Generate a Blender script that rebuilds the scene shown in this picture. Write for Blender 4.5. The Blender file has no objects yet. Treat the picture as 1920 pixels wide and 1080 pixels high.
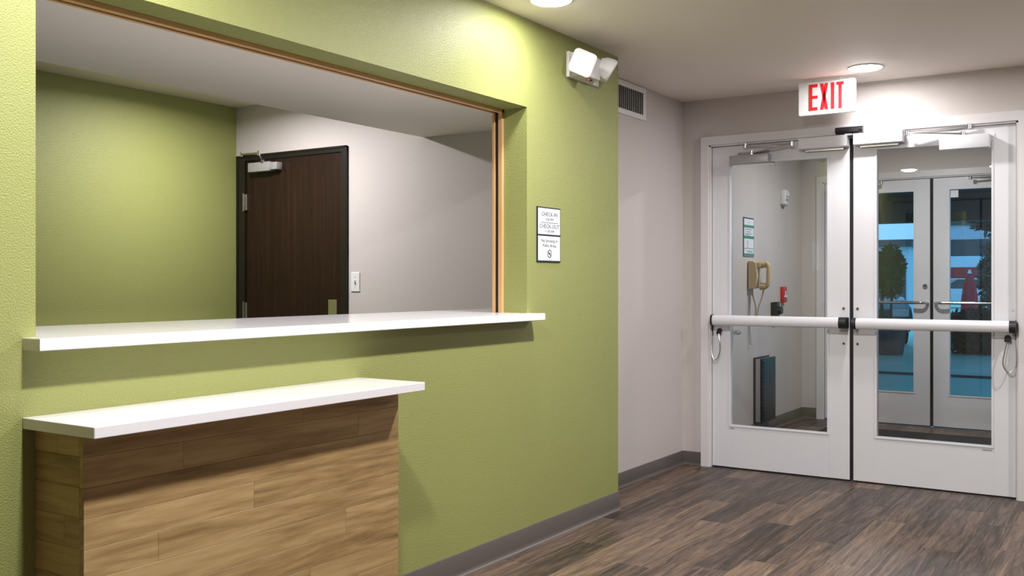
import bpy, bmesh, math, random
from mathutils import Vector, Matrix
random.seed(7)
S = bpy.context.scene
C = S.collection
PI = math.pi

# ------------------------------------------------------------------ camera, world, exposure
CAM = (-4.7398, -2.4209, 1.2244)
YAW = 0.5801
cd = bpy.data.cameras.new('camera')
cam = bpy.data.objects.new('camera', cd); C.objects.link(cam)
cam.location = CAM
cam.rotation_euler = (PI / 2, 0, YAW - PI / 2)
cd.sensor_width = 36.0
cd.lens = 1838.06 / 1920 * 36.0
cd.shift_y = -(540 - 529.34) / 1920
cd.clip_start = 0.05
cd.clip_end = 300
S.camera = cam

W = bpy.data.worlds.new('dusk_sky'); S.world = W
W.use_nodes = True
bg = W.node_tree.nodes['Background']
bg.inputs[0].default_value = (0.18, 0.36, 0.60, 1)
bg.inputs[1].default_value = 1.3

S.view_settings.view_transform = 'Standard'
S.view_settings.look = 'None'
S.view_settings.gamma = 1.0
S.view_settings.use_curve_mapping = False
S.view_settings.exposure = 1.02

ROW_W = 25.0        # watts of a downlight out in the room
WASH_W = 4.5        # watts of a small downlight close to the green wall
OFFICE_W = 16.0
EXIT_W = 5.6
VEST_W = 11.5
LAMP_COL = (1.0, 0.97, 0.985)
CEIL = 2.44

# ------------------------------------------------------------------ helpers
def lin(r, g, b):
    f = lambda c: (c / 255 / 12.92) if c / 255 <= 0.04045 else ((c / 255 + 0.055) / 1.055) ** 2.4
    return (f(r), f(g), f(b), 1)

def new_mat(name, col, rough=0.5, metal=0.0, spec=0.5):
    m = bpy.data.materials.new(name); m.use_nodes = True
    b = m.node_tree.nodes['Principled BSDF']
    b.inputs['Base Color'].default_value = col
    b.inputs['Roughness'].default_value = rough
    b.inputs['Metallic'].default_value = metal
    b.inputs['Specular IOR Level'].default_value = spec
    return m

def noise_mat(name, col, rough=0.5, metal=0.0, vary=0.06, vscale=3.0, bump=0.0, bscale=120.0, spec=0.5, bdist=0.002):
    """plain colour with slight mottling and an optional fine relief"""
    m = new_mat(name, col, rough, metal, spec)
    nt = m.node_tree; b = nt.nodes['Principled BSDF']
    tc = nt.nodes.new('ShaderNodeTexCoord')
    n = nt.nodes.new('ShaderNodeTexNoise'); n.inputs['Scale'].default_value = vscale; n.inputs['Detail'].default_value = 3
    nt.links.new(tc.outputs['Object'], n.inputs['Vector'])
    mx = nt.nodes.new('ShaderNodeMix'); mx.data_type = 'RGBA'
    mx.inputs[6].default_value = tuple(c * (1 - vary) for c in col[:3]) + (1,)
    mx.inputs[7].default_value = tuple(min(1, c * (1 + vary)) for c in col[:3]) + (1,)
    nt.links.new(n.outputs[0], mx.inputs[0]); nt.links.new(mx.outputs[2], b.inputs['Base Color'])
    if bump:
        n2 = nt.nodes.new('ShaderNodeTexNoise'); n2.inputs['Scale'].default_value = bscale; n2.inputs['Detail'].default_value = 2
        nt.links.new(tc.outputs['Object'], n2.inputs['Vector'])
        bp = nt.nodes.new('ShaderNodeBump'); bp.inputs['Strength'].default_value = bump; bp.inputs['Distance'].default_value = bdist
        nt.links.new(n2.outputs[0], bp.inputs['Height']); nt.links.new(bp.outputs[0], b.inputs['Normal'])
    return m

def wood_mat(name, ramp, grain=(1.2, 22, 22), rough=0.45, rand=0.5, axis='X', fine=0.25, bump=0.1, knots=0.0, spec=0.4, rings=0.0):
    """wood running along one axis; every board takes its own shade and its own stretch of grain"""
    m = new_mat(name, ramp[0][1], rough, 0, spec)
    nt = m.node_tree; N = nt.nodes; L = nt.links; b = N['Principled BSDF']
    tc = N.new('ShaderNodeTexCoord'); oi = N.new('ShaderNodeObjectInfo')
    mul = N.new('ShaderNodeMath'); mul.operation = 'MULTIPLY'; mul.inputs[1].default_value = 57.0
    L.new(oi.outputs['Random'], mul.inputs[0])
    comb = N.new('ShaderNodeCombineXYZ')
    for i in range(3): L.new(mul.outputs[0], comb.inputs[i])
    add = N.new('ShaderNodeVectorMath'); add.operation = 'ADD'
    L.new(tc.outputs['Object'], add.inputs[0]); L.new(comb.outputs[0], add.inputs[1])
    mp = N.new('ShaderNodeMapping')
    g = {'X': grain, 'Y': (grain[1], grain[0], grain[2]), 'Z': (grain[1], grain[2], grain[0])}[axis]
    mp.inputs['Scale'].default_value = g
    L.new(add.outputs[0], mp.inputs['Vector'])
    n1 = N.new('ShaderNodeTexNoise'); n1.inputs['Scale'].default_value = 1.0; n1.inputs['Detail'].default_value = 5
    n1.inputs['Roughness'].default_value = 0.62; n1.inputs['Distortion'].default_value = 0.6 + knots
    L.new(mp.outputs[0], n1.inputs['Vector'])
    mp2 = N.new('ShaderNodeMapping'); mp2.inputs['Scale'].default_value = tuple(v * 6 for v in g)
    L.new(add.outputs[0], mp2.inputs['Vector'])
    n2 = N.new('ShaderNodeTexNoise'); n2.inputs['Scale'].default_value = 1.0; n2.inputs['Detail'].default_value = 4
    L.new(mp2.outputs[0], n2.inputs['Vector'])
    a1 = N.new('ShaderNodeMath'); a1.operation = 'MULTIPLY_ADD'; a1.inputs[1].default_value = fine; L.new(n2.outputs[0], a1.inputs[0])
    L.new(n1.outputs[0], a1.inputs[2])
    if rings:
        mp3 = N.new('ShaderNodeMapping'); mp3.inputs['Scale'].default_value = tuple(0.16 if v == grain[0] else 1.0 for v in g)
        L.new(add.outputs[0], mp3.inputs['Vector'])
        wv = N.new('ShaderNodeTexWave'); wv.wave_type = 'RINGS'; wv.rings_direction = axis
        wv.inputs['Scale'].default_value = 13.0; wv.inputs['Distortion'].default_value = 5.0; wv.inputs['Detail'].default_value = 2.5; wv.inputs['Detail Scale'].default_value = 1.6
        L.new(mp3.outputs[0], wv.inputs['Vector'])
        ar = N.new('ShaderNodeMath'); ar.operation = 'MULTIPLY_ADD'; ar.inputs[1].default_value = rings
        L.new(wv.outputs['Fac'], ar.inputs[0]); L.new(a1.outputs[0], ar.inputs[2])
        a0 = N.new('ShaderNodeMath'); a0.operation = 'SUBTRACT'; a0.inputs[1].default_value = rings * 0.5
        L.new(ar.outputs[0], a0.inputs[0]); a1 = a0
    a2 = N.new('ShaderNodeMath'); a2.operation = 'MULTIPLY_ADD'; a2.inputs[1].default_value = rand; L.new(oi.outputs['Random'], a2.inputs[0])
    L.new(a1.outputs[0], a2.inputs[2])
    a3 = N.new('ShaderNodeMath'); a3.operation = 'SUBTRACT'; a3.inputs[1].default_value = (rand + fine) * 0.5; L.new(a2.outputs[0], a3.inputs[0])
    cr = N.new('ShaderNodeValToRGB')
    e = cr.color_ramp.elements
    e[0].position, e[0].color = ramp[0]
    e[1].position, e[1].color = ramp[-1]
    for p, c in ramp[1:-1]:
        q = e.new(p); q.color = c
    L.new(a3.outputs[0], cr.inputs[0]); L.new(cr.outputs[0], b.inputs['Base Color'])
    if bump:
        bp = N.new('ShaderNodeBump'); bp.inputs['Strength'].default_value = bump; bp.inputs['Distance'].default_value = 0.002
        L.new(n2.outputs[0], bp.inputs['Height']); L.new(bp.outputs[0], b.inputs['Normal'])
    return m

def glass_mat(name, tint=(0.96, 0.98, 0.97, 1), ior=1.5):
    m = bpy.data.materials.new(name); m.use_nodes = True
    nt = m.node_tree; nt.nodes.remove(nt.nodes['Principled BSDF'])
    out = nt.nodes['Material Output']
    tr = nt.nodes.new('ShaderNodeBsdfTransparent'); tr.inputs[0].default_value = tint
    gl = nt.nodes.new('ShaderNodeBsdfGlossy'); gl.inputs['Roughness'].default_value = 0.0
    fr = nt.nodes.new('ShaderNodeFresnel'); fr.inputs[0].default_value = ior
    mx = nt.nodes.new('ShaderNodeMixShader')
    nt.links.new(fr.outputs[0], mx.inputs[0]); nt.links.new(tr.outputs[0], mx.inputs[1]); nt.links.new(gl.outputs[0], mx.inputs[2])
    nt.links.new(mx.outputs[0], out.inputs[0])
    return m

def emit_mat(name, col, strength):
    m = new_mat(name, col, 0.5)
    b = m.node_tree.nodes['Principled BSDF']
    b.inputs['Emission Color'].default_value = col
    b.inputs['Emission Strength'].default_value = strength
    return m

GREEN = noise_mat('green_wall_paint', (0.292, 0.312, 0.102, 1), 0.45, vary=0.03, vscale=2.0, bump=0.7, bscale=210, bdist=0.003, spec=0.35)
GREIGE = noise_mat('greige_wall_paint', (0.60, 0.553, 0.535, 1), 0.5, vary=0.025, vscale=2.0, bump=0.3, bscale=150, bdist=0.003, spec=0.3)
CEILP = noise_mat('ceiling_paint', (0.90, 0.845, 0.78, 1), 0.6, vary=0.015, vscale=1.5, bump=0.1, bscale=160, spec=0.25)
WHITE = noise_mat('white_satin_metal', (0.735, 0.735, 0.765, 1), 0.32, vary=0.015, vscale=6, spec=0.45)
WHITEP = noise_mat('white_plastic', (0.80, 0.79, 0.78, 1), 0.35, vary=0.01, vscale=9)
FRAMEW = noise_mat('white_frame_paint', (0.72, 0.70, 0.71, 1), 0.35, vary=0.015, vscale=5, spec=0.45)
COVE = noise_mat('grey_vinyl_cove', (0.105, 0.09, 0.082, 1), 0.38, vary=0.06, vscale=6, spec=0.5)
SLAB = noise_mat('slab_concrete', (0.05, 0.045, 0.04, 1), 0.8)
BLACK = noise_mat('black_plastic', (0.012, 0.012, 0.014, 1), 0.4, vary=0.1, vscale=20)
RUBBER = noise_mat('black_rubber', (0.008, 0.008, 0.009, 1), 0.7, vary=0.1, vscale=20)
ALU = noise_mat('brushed_aluminium', (0.62, 0.61, 0.60, 1), 0.3, 1.0, vary=0.05, vscale=30)
STEEL = noise_mat('satin_steel', (0.55, 0.54, 0.53, 1), 0.25, 1.0, vary=0.05, vscale=30)
GREYM = noise_mat('painted_silver_closer', (0.40, 0.39, 0.39, 1), 0.38, 0.3, vary=0.04, vscale=20)
CHROME = noise_mat('chrome', (0.8, 0.8, 0.8, 1), 0.12, 1.0, vary=0.03, vscale=10)
PANE = glass_mat('door_glass')
PANE_OUT = glass_mat('outer_door_glass', (0.80, 0.90, 0.92, 1))
QUARTZ = noise_mat('white_quartz', (0.80, 0.785, 0.80, 1), 0.13, vary=0.07, vscale=260, spec=0.5)
DARKDOOR = wood_mat('dark_stained_door', [(0.25, (0.011, 0.0045, 0.003, 1)), (0.55, (0.021, 0.0088, 0.0056, 1)), (0.8, (0.034, 0.0155, 0.010, 1))], grain=(1.5, 60, 60), axis='Z', rough=0.4, rand=0.0, bump=0.05, spec=0.25)
DARKFRAME = noise_mat('espresso_frame_paint', (0.010, 0.0065, 0.006, 1), 0.35, vary=0.08, vscale=10)
MAPLE = wood_mat('maple_window_liner', [(0.2, (0.50, 0.27, 0.10, 1)), (0.5, (0.62, 0.37, 0.16, 1)), (0.85, (0.72, 0.46, 0.23, 1))], grain=(2, 45, 45), axis='X', rough=0.4, rand=0.0)
MAPLE_V = wood_mat('maple_window_liner_upright', [(0.2, (0.50, 0.27, 0.10, 1)), (0.5, (0.62, 0.37, 0.16, 1)), (0.85, (0.72, 0.46, 0.23, 1))], grain=(2, 45, 45), axis='Z', rough=0.4, rand=0.0)
OAK = wood_mat('oak_board', [(0.2, (0.17, 0.102, 0.038, 1)), (0.40, (0.32, 0.205, 0.085, 1)), (0.58, (0.44, 0.298, 0.132, 1)), (0.85, (0.55, 0.39, 0.19, 1))],
               grain=(1.2, 24, 14), rough=0.42, rand=0.20, fine=0.34, bump=0.12, knots=0.6, rings=0.07)
OAK_Y = wood_mat('oak_board_end', [(0.2, (0.17, 0.102, 0.038, 1)), (0.40, (0.32, 0.205, 0.085, 1)), (0.58, (0.44, 0.298, 0.132, 1)), (0.85, (0.55, 0.39, 0.19, 1))],
               grain=(1.2, 24, 14), axis='Y', rough=0.42, rand=0.20, fine=0.34, bump=0.12, knots=0.6, rings=0.07)
PLANK = wood_mat('dark_vinyl_plank', [(0.22, (0.018, 0.0125, 0.0098, 1)), (0.40, (0.053, 0.036, 0.027, 1)), (0.54, (0.105, 0.071, 0.052, 1)), (0.68, (0.165, 0.110, 0.072, 1)), (0.85, (0.25, 0.172, 0.11, 1))],
               grain=(1.7, 26, 26), rough=0.42, rand=0.26, fine=0.45, bump=0.18, knots=0.8, spec=0.4)
RED = emit_mat('exit_red', (0.72, 0.012, 0.02, 1), 0.08)
REDP = noise_mat('red_alarm_plastic', (0.55, 0.012, 0.014, 1), 0.35, vary=0.05, vscale=20)
BEIGE = noise_mat('beige_phone_plastic', (0.60, 0.45, 0.25, 1), 0.35, vary=0.03, vscale=10)
SIGNW = noise_mat('sign_white', (0.78, 0.80, 0.84, 1), 0.4, vary=0.01)
NAVY = noise_mat('sign_dark_border', (0.012, 0.022, 0.028, 1), 0.4, vary=0.02)
SGREEN = noise_mat('sign_green', (0.05, 0.22, 0.10, 1), 0.4, vary=0.02)
LENS = noise_mat('clear_ribbed_lens', (0.80, 0.76, 0.78, 1), 0.22, vary=0.10, vscale=90, bump=0.3, bscale=200)
AMBER = noise_mat('amber_indicator', (0.75, 0.25, 0.06, 1), 0.3, vary=0.02)
MATF = noise_mat('charcoal_mat_pile', (0.012, 0.013, 0.015, 1), 0.95, vary=0.3, vscale=120, bump=0.6, bscale=300)
LAMP = emit_mat('lit_lens', (1.0, 0.97, 0.94, 1), 25.0)

def box(bm, x0, x1, y0, y1, z0, z1, bev=0.0, seg=2):
    x0, x1 = min(x0, x1), max(x0, x1); y0, y1 = min(y0, y1), max(y0, y1); z0, z1 = min(z0, z1), max(z0, z1)
    vs = [bm.verts.new((x, y, z)) for x in (x0, x1) for y in (y0, y1) for z in (z0, z1)]
    fs = [(0, 1, 3, 2), (4, 6, 7, 5), (0, 4, 5, 1), (2, 3, 7, 6), (0, 2, 6, 4), (1, 5, 7, 3)]
    faces = [bm.faces.new([vs[i] for i in f]) for f in fs]
    if bev:
        es = {e for f in faces for e in f.edges}
        bmesh.ops.bevel(bm, geom=list(es), offset=bev, segments=seg, affect='EDGES', profile=0.5)
    return vs

def bx(*a, **k):
    bm = bmesh.new(); box(bm, *a, **k); return bm

def cyl(bm, p0, p1, r, seg=24, r2=None):
    p0 = Vector(p0); p1 = Vector(p1); d = p1 - p0
    mat = Matrix.Translation((p0 + p1) / 2) @ d.to_track_quat('Z', 'Y').to_matrix().to_4x4()
    bmesh.ops.create_cone(bm, cap_ends=True, segments=seg, radius1=r, radius2=r if r2 is None else r2, depth=d.length, matrix=mat)

def cy(p0, p1, r, seg=24, r2=None):
    bm = bmesh.new(); cyl(bm, p0, p1, r, seg, r2); return bm

def tube(bm, pts, r, seg=8, closed_caps=True):
    pts = [Vector(p) for p in pts]; rings = []
    up = None
    for i, p in enumerate(pts):
        t = (pts[min(i + 1, len(pts) - 1)] - pts[max(i - 1, 0)]).normalized()
        if up is None:
            up = t.orthogonal().normalized()
        else:
            up = (up - t * up.dot(t)).normalized()
        w = t.cross(up)
        rr = r[i] if isinstance(r, (list, tuple)) else r
        rings.append([bm.verts.new(p + (up * math.cos(a) + w * math.sin(a)) * rr) for a in (2 * PI * k / seg for k in range(seg))])
    for a, b in zip(rings, rings[1:]):
        for k in range(seg):
            bm.faces.new((a[k], a[(k + 1) % seg], b[(k + 1) % seg], b[k]))
    if closed_caps:
        bm.faces.new(list(reversed(rings[0]))); bm.faces.new(rings[-1])

def tb(pts, r, seg=8):
    bm = bmesh.new(); tube(bm, pts, r, seg); return bm

def spline(pts, n=8):
    P = [Vector(p) for p in pts]; P = [P[0] * 2 - P[1]] + P + [P[-1] * 2 - P[-2]]; out = []
    for i in range(1, len(P) - 2):
        a, b, c, d = P[i - 1:i + 3]
        for k in range(n):
            t = k / n
            out.append(0.5 * ((2 * b) + (c - a) * t + (2 * a - 5 * b + 4 * c - d) * t * t + (3 * b - a - 3 * c + d) * t ** 3))
    out.append(P[-2]); return out

def prism(bm, poly, axis, a0, a1):
    """extrude a 2D polygon along an axis; poly gives the two other coordinates in xyz order"""
    def pt(u, v, a):
        return {'X': (a, u, v), 'Y': (u, a, v), 'Z': (u, v, a)}[axis]
    A = [bm.verts.new(pt(u, v, a0)) for u, v in poly]; B = [bm.verts.new(pt(u, v, a1)) for u, v in poly]
    n = len(poly)
    bm.faces.new(list(reversed(A))); bm.faces.new(B)
    for i in range(n):
        bm.faces.new((A[i], A[(i + 1) % n], B[(i + 1) % n], B[i]))

def pr(poly, axis, a0, a1):
    bm = bmesh.new(); prism(bm, poly, axis, a0, a1); return bm

def rrect(u0, u1, v0, v1, r, n=4):
    out = []
    for cu, cv, a0 in ((u1 - r, v1 - r, 0), (u0 + r, v1 - r, PI / 2), (u0 + r, v0 + r, PI), (u1 - r, v0 + r, 3 * PI / 2)):
        for k in range(n + 1):
            a = a0 + PI / 2 * k / n
            out.append((cu + r * math.cos(a), cv + r * math.sin(a)))
    return out

def wloc(o):
    v = Vector((0, 0, 0))
    while o is not None:
        v = v + o.location; o = o.parent
    return v

def obj(name, bm, mat, parent=None, smooth=False, loc=None, label=None):
    """one mesh object; shapes are given in room coordinates"""
    me = bpy.data.meshes.new(name)
    bmesh.ops.recalc_face_normals(bm, faces=bm.faces[:])
    off = wloc(parent) if parent is not None else Vector((0, 0, 0))
    if loc is not None:
        off = Vector(loc)
    bmesh.ops.translate(bm, verts=bm.verts[:], vec=-off)
    bm.to_mesh(me); bm.free()
    me.materials.append(mat)
    if smooth:
        for p in me.polygons: p.use_smooth = True
        try: me.set_sharp_from_angle(angle=math.radians(38))
        except Exception: pass
    o = bpy.data.objects.new(name, me); C.objects.link(o)
    if parent is not None:
        o.parent = parent
        if loc is not None: o.location = off - wloc(parent)
    elif loc is not None:
        o.location = off
    if label: o['label'] = label
    return o

def tag(o, label, cat, group=None, kind=None):
    o['label'] = label; o['category'] = cat
    if group: o['group'] = group
    if kind: o['kind'] = kind
    return o

def thing(name, label, cat, loc, group=None, kind=None):
    o = bpy.data.objects.new(name, None); C.objects.link(o); o.location = loc
    o.empty_display_size = 0.05
    return tag(o, label, cat, group, kind)

def struct(name, bm, mat, label, cat, smooth=False):
    return tag(obj(name, bm, mat, None, smooth), label, cat, kind='structure')

def text_bm(txt, size, origin, right, up, depth=0.0012, align='CENTER', squeeze=1.0):
    cu = bpy.data.curves.new('lettering', 'FONT'); cu.body = txt; cu.size = size; cu.align_x = align; cu.align_y = 'CENTER'
    cu.resolution_u = 2
    o = bpy.data.objects.new('lettering', cu); C.objects.link(o)
    bpy.context.view_layer.update()
    me = o.to_mesh()
    bm = bmesh.new(); bm.from_mesh(me); o.to_mesh_clear()
    bpy.data.objects.remove(o); bpy.data.curves.remove(cu)
    R = Vector(right); U = Vector(up); O = Vector(origin); Nn = R.cross(U)
    for v in bm.verts:
        v.co = O + R * v.co.x * squeeze + U * v.co.y + Nn * depth
    return bm

# ------------------------------------------------------------------ the shell
XE = 1.431          # face of the wall with the exit doors
YG = 0.2448         # face of the recessed greige wall
XO = 4.11           # inner face of the wall with the outer doors
XI = -0.079         # office face of the partition
YB = 2.93           # office back wall
TH = 0.182          # thickness of the green wall
OX0, OX1, OZ0, OZ1 = -3.294, -0.92, 1.05, 2.033
RX0, RY0 = -7.6, -6.0

floor = struct('floor', bx(RX0, XO + 0.1, RY0, YB, -0.12, -0.012), SLAB, 'dark wood-look vinyl plank floor of the lobby', 'floor')
struct('ceiling', bx(RX0 - 0.1, XO + 0.1, RY0 - 0.1, YB + 0.1, CEIL, CEIL + 0.1), CEILP, 'smooth pale ceiling over the lobby', 'ceiling')

bm = bmesh.new()
box(bm, RX0, OX0, 0, TH, -0.012, CEIL); box(bm, OX1, 0.0, 0, TH, -0.012, CEIL)
box(bm, OX0, OX1, 0, TH, -0.012, OZ0); box(bm, OX0, OX1, 0, TH, OZ1, CEIL)
box(bm, XI + 0.01, 0.0, TH, YG + 0.01, -0.012, CEIL)
wall_left = struct('wall_left', bm, GREEN, 'lime green textured wall with the reception window opening', 'wall')
struct('wall_recess', bx(0.0, XO + 0.1, YG, YG + 0.12, -0.012, CEIL), GREIGE, 'greige wall stepping back between the green wall and the exit doors', 'wall')

DY0, DY1, DZ = -1.775, 0.045, 2.128            # opening of the exit doors
bm = bmesh.new()
box(bm, XE, XE + 0.11, DY1 + 0.02, YG, -0.012, CEIL); box(bm, XE, XE + 0.11, RY0, DY0 - 0.02, -0.012, CEIL)
box(bm, XE, XE + 0.11, DY0 - 0.02, DY1 + 0.02, DZ + 0.02, CEIL)
struct('wall_exit', bm, GREIGE, 'greige wall around and above the white glazed exit doors', 'wall')
QY0, QY1, QZ = -1.745, 0.05, 2.108             # opening of the outer doors
bm = bmesh.new()
box(bm, XO, XO + 0.12, QY1 + 0.02, YG, -0.012, CEIL); box(bm, XO, XO + 0.12, -2.6, QY0 - 0.02, -0.012, CEIL)
box(bm, XO, XO + 0.12, QY0 - 0.02, QY1 + 0.02, QZ + 0.02, CEIL)
struct('wall_vestibule_outer', bm, GREIGE, 'greige wall around the outer entrance doors of the vestibule', 'wall')
struct('wall_vestibule_right', bx(XE + 0.11, XO, -2.6, -2.5, -0.012, CEIL), GREIGE, 'greige side wall of the vestibule out of sight of the phone', 'wall')
struct('wall_right', bx(RX0, XE + 0.11, RY0 - 0.1, RY0, -0.012, CEIL), CEILP, 'pale wall on the far side of the lobby', 'wall')
struct('wall_rear', bx(RX0 - 0.1, RX0, RY0, YB, -0.012, CEIL), CEILP, 'pale wall at the rear of the lobby', 'wall')

# office behind the opening
struct('wall_office_back', bx(RX0, XI, YB, YB + 0.1, -0.012, CEIL), GREEN, 'plain lime green back wall inside the reception office', 'wall')
FY0, FY1, FZ = 1.925, 2.868, 2.062             # dark office door opening
bm = bmesh.new()
box(bm, XI, 0.0, TH, FY0, -0.012, CEIL); box(bm, XI, 0.0, FY1, YB, -0.012, CEIL); box(bm, XI, 0.0, FY0, FY1, FZ, CEIL)
struct('wall_office_side', bm, GREIGE, 'greige side wall inside the reception office with the dark door', 'wall')
struct('trim_1', bx(RX0, XI, TH, 1.273, 2.10, CEIL), CEILP, 'lowered painted soffit above the reception counter inside the office', 'soffit')

# ------------------------------------------------------------------ floor planks
PW, PL = 0.152, 0.92
plank_meshes = {}
def plank(x0, x1, y0, y1, z=0.0):
    key = (round(x1 - x0, 3), round(y1 - y0, 3))
    if key not in plank_meshes:
        b = bmesh.new(); w, d = x1 - x0, y1 - y0; e = 0.0012
        lo = [b.verts.new((x, y, -0.012)) for x, y in ((0, 0), (w, 0), (w, d), (0, d))]
        mi = [b.verts.new((x, y, -e)) for x, y in ((0, 0), (w, 0), (w, d), (0, d))]
        hi = [b.verts.new((x, y, 0)) for x, y in ((e, e), (w - e, e), (w - e, d - e), (e, d - e))]
        for k in range(4):
            q = (k + 1) % 4
            b.faces.new((lo[k], lo[q], mi[q], mi[k])); b.faces.new((mi[k], mi[q], hi[q], hi[k]))
        b.faces.new(hi)
        me = bpy.data.meshes.new('plank'); bmesh.ops.recalc_face_normals(b, faces=b.faces[:]); b.to_mesh(me); b.free()
        me.materials.append(PLANK); plank_meshes[key] = me
    o = bpy.data.objects.new('plank', plank_meshes[key]); C.objects.link(o)
    o.location = (x0, y0, z); o.parent = floor
def plank_field(xa, xb, ya, yb, shift):
    y = yb; row = 0
    while y > ya + 0.004:
        y0 = max(ya, y - PW)
        x = xa - shift[row % len(shift)] * PL
        while x < xb - 0.004:
            a, c = max(x, xa), min(x + PL, xb)
            if c - a > 0.004: plank(a, c, y0, y)
            x += PL
        y = y0; row += 1
SH = [0.1, 0.62, 0.35, 0.85, 0.22, 0.7, 0.47, 0.95, 0.3, 0.55, 0.78]
plank_field(0.0, XE, -0.0, YG, SH)
plank_field(-3.8, XE, -3.2, 0.0, SH)
plank_field(XE, XO, -1.78, YG, SH)
tag(obj('trim_2', bx(RX0, -3.8, RY0, 0.0, -0.012, 0.0), PLANK), 'rest of the dark plank floor at the rear of the lobby', 'floor', kind='structure')
tag(obj('trim_3', bx(-3.8, XE, RY0, -3.2, -0.012, 0.0), PLANK), 'rest of the dark plank floor along the far side of the lobby', 'floor', kind='structure')

# ------------------------------------------------------------------ cove baseboards
def cove(name, p0, p1, nrm, label, h=0.098):
    """vinyl cove base: flat upper, flared toe; runs from p0 to p1 on the wall, nrm points into the room"""
    prof = [(0.0, 0.0), (0.0185, 0.0), (0.0185, 0.0015), (0.013, 0.0025), (0.0085, 0.006), (0.0058, 0.012), (0.005, 0.022), (0.005, h - 0.004), (0.0035, h - 0.0008), (0.0018, h), (0.0, h)]
    bm = bmesh.new()
    A = Vector((p0[0], p0[1], 0)); B = Vector((p1[0], p1[1], 0)); n = Vector((nrm[0], nrm[1], 0))
    ra = [bm.verts.new(A + n * d + Vector((0, 0, z))) for d, z in prof]
    rb = [bm.verts.new(B + n * d + Vector((0, 0, z))) for d, z in prof]
    k = len(prof)
    for i in range(k):
        bm.faces.new((ra[i], ra[(i + 1) % k], rb[(i + 1) % k], rb[i]))
    bm.faces.new(ra); bm.faces.new(list(reversed(rb)))
    return struct(name, bm, COVE, label, 'baseboard', smooth=True)
cove('baseboard_left', (-2.0937, 0), (0.005, 0), (0, -1), 'dark grey cove base along the foot of the green wall')
cove('baseboard_left_rear', (RX0, 0), (-3.2967, 0), (0, -1), 'dark grey cove base along the green wall behind the desk')
cove('baseboard_return', (0, 0.0), (0, YG), (1, 0), 'short dark grey cove base around the end of the green wall')
cove('baseboard_recess', (0.0, YG), (XE, YG), (0, -1), 'dark grey cove base along the recessed greige wall', 0.089)
cove('baseboard_exit', (XE, 0.10), (XE, YG), (-1, 0), 'short piece of dark grey cove base beside the exit door frame', 0.089)
cove('baseboard_vestibule', (XE + 0.11, YG), (XO, YG), (0, -1), 'dark grey cove base along the vestibule wall under the phone', 0.098)
cove('baseboard_vestibule_outer', (XO, 0.11), (XO, YG), (-1, 0), 'short piece of dark grey cove base beside the outer door frame', 0.098)

# ------------------------------------------------------------------ reception window liner (two strips with a sliding track between)
wf = thing('window_1', 'slim maple liner with a sliding track set in the green reception opening', 'window frame', (OX1, TH, OZ0 + 0.0325), kind='structure')
# uprights at both ends: outer strip, dark track, inner strip
for (xa, s) in ((OX1, -1), (OX0, 1)):
    obj('outer_strip', bx(xa, xa + s * 0.016, 0.127, 0.150, OZ0 + 0.0325, OZ1, bev=0.0015), MAPLE_V, wf)
    obj('track_channel', bx(xa, xa + s * 0.005, 0.150, 0.169, OZ0 + 0.0325, OZ1), DARKFRAME, wf)
    obj('inner_strip', bx(xa, xa + s * 0.016, 0.169, 0.184, OZ0 + 0.0325, OZ1, bev=0.0015), MAPLE_V, wf)
obj('head_outer_strip', bx(OX0, OX1, 0.127, 0.150, OZ1 - 0.016, OZ1, bev=0.0015), MAPLE, wf)
obj('head_track_channel', bx(OX0, OX1, 0.150, 0.169, OZ1 - 0.005, OZ1), DARKFRAME, wf)
obj('head_inner_strip', bx(OX0, OX1, 0.169, 0.184, OZ1 - 0.016, OZ1, bev=0.0015), MAPLE, wf)

# ------------------------------------------------------------------ reception counter (white quartz) and desk
bm = bmesh.new()
zt, zb = 1.0825, 1.0505
poly = [(-3.33, -0.0793), (-0.8872, -0.0793), (-0.8872, 0.0), (OX1, 0.0), (OX1, TH), (-0.40, TH), (-0.40, 0.60), (-4.6, 0.60), (-4.6, TH), (OX0, TH), (OX0, 0.0), (-3.33, 0.0)]
prism(bm, poly, 'Z', zb, zt)
es = [e for e in bm.edges if abs(e.verts[0].co.z - e.verts[1].co.z) < 1e-6]
bmesh.ops.bevel(bm, geom=es, offset=0.002, segments=2, affect='EDGES')
tag(obj('quartz_counter', bm, QUARTZ, None, loc=(-2.1, 0, zb)), 'long white quartz counter running through the reception window opening', 'counter')
tag(obj('quartz_worktop', bx(-3.3295, -2.0616, -0.3053, 0.0, 0.8495, 0.8785, bev=0.002), QUARTZ, None, loc=(-2.7, -0.15, 0.8495)),
    'white quartz slab on top of the low oak desk', 'desk top')

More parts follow.
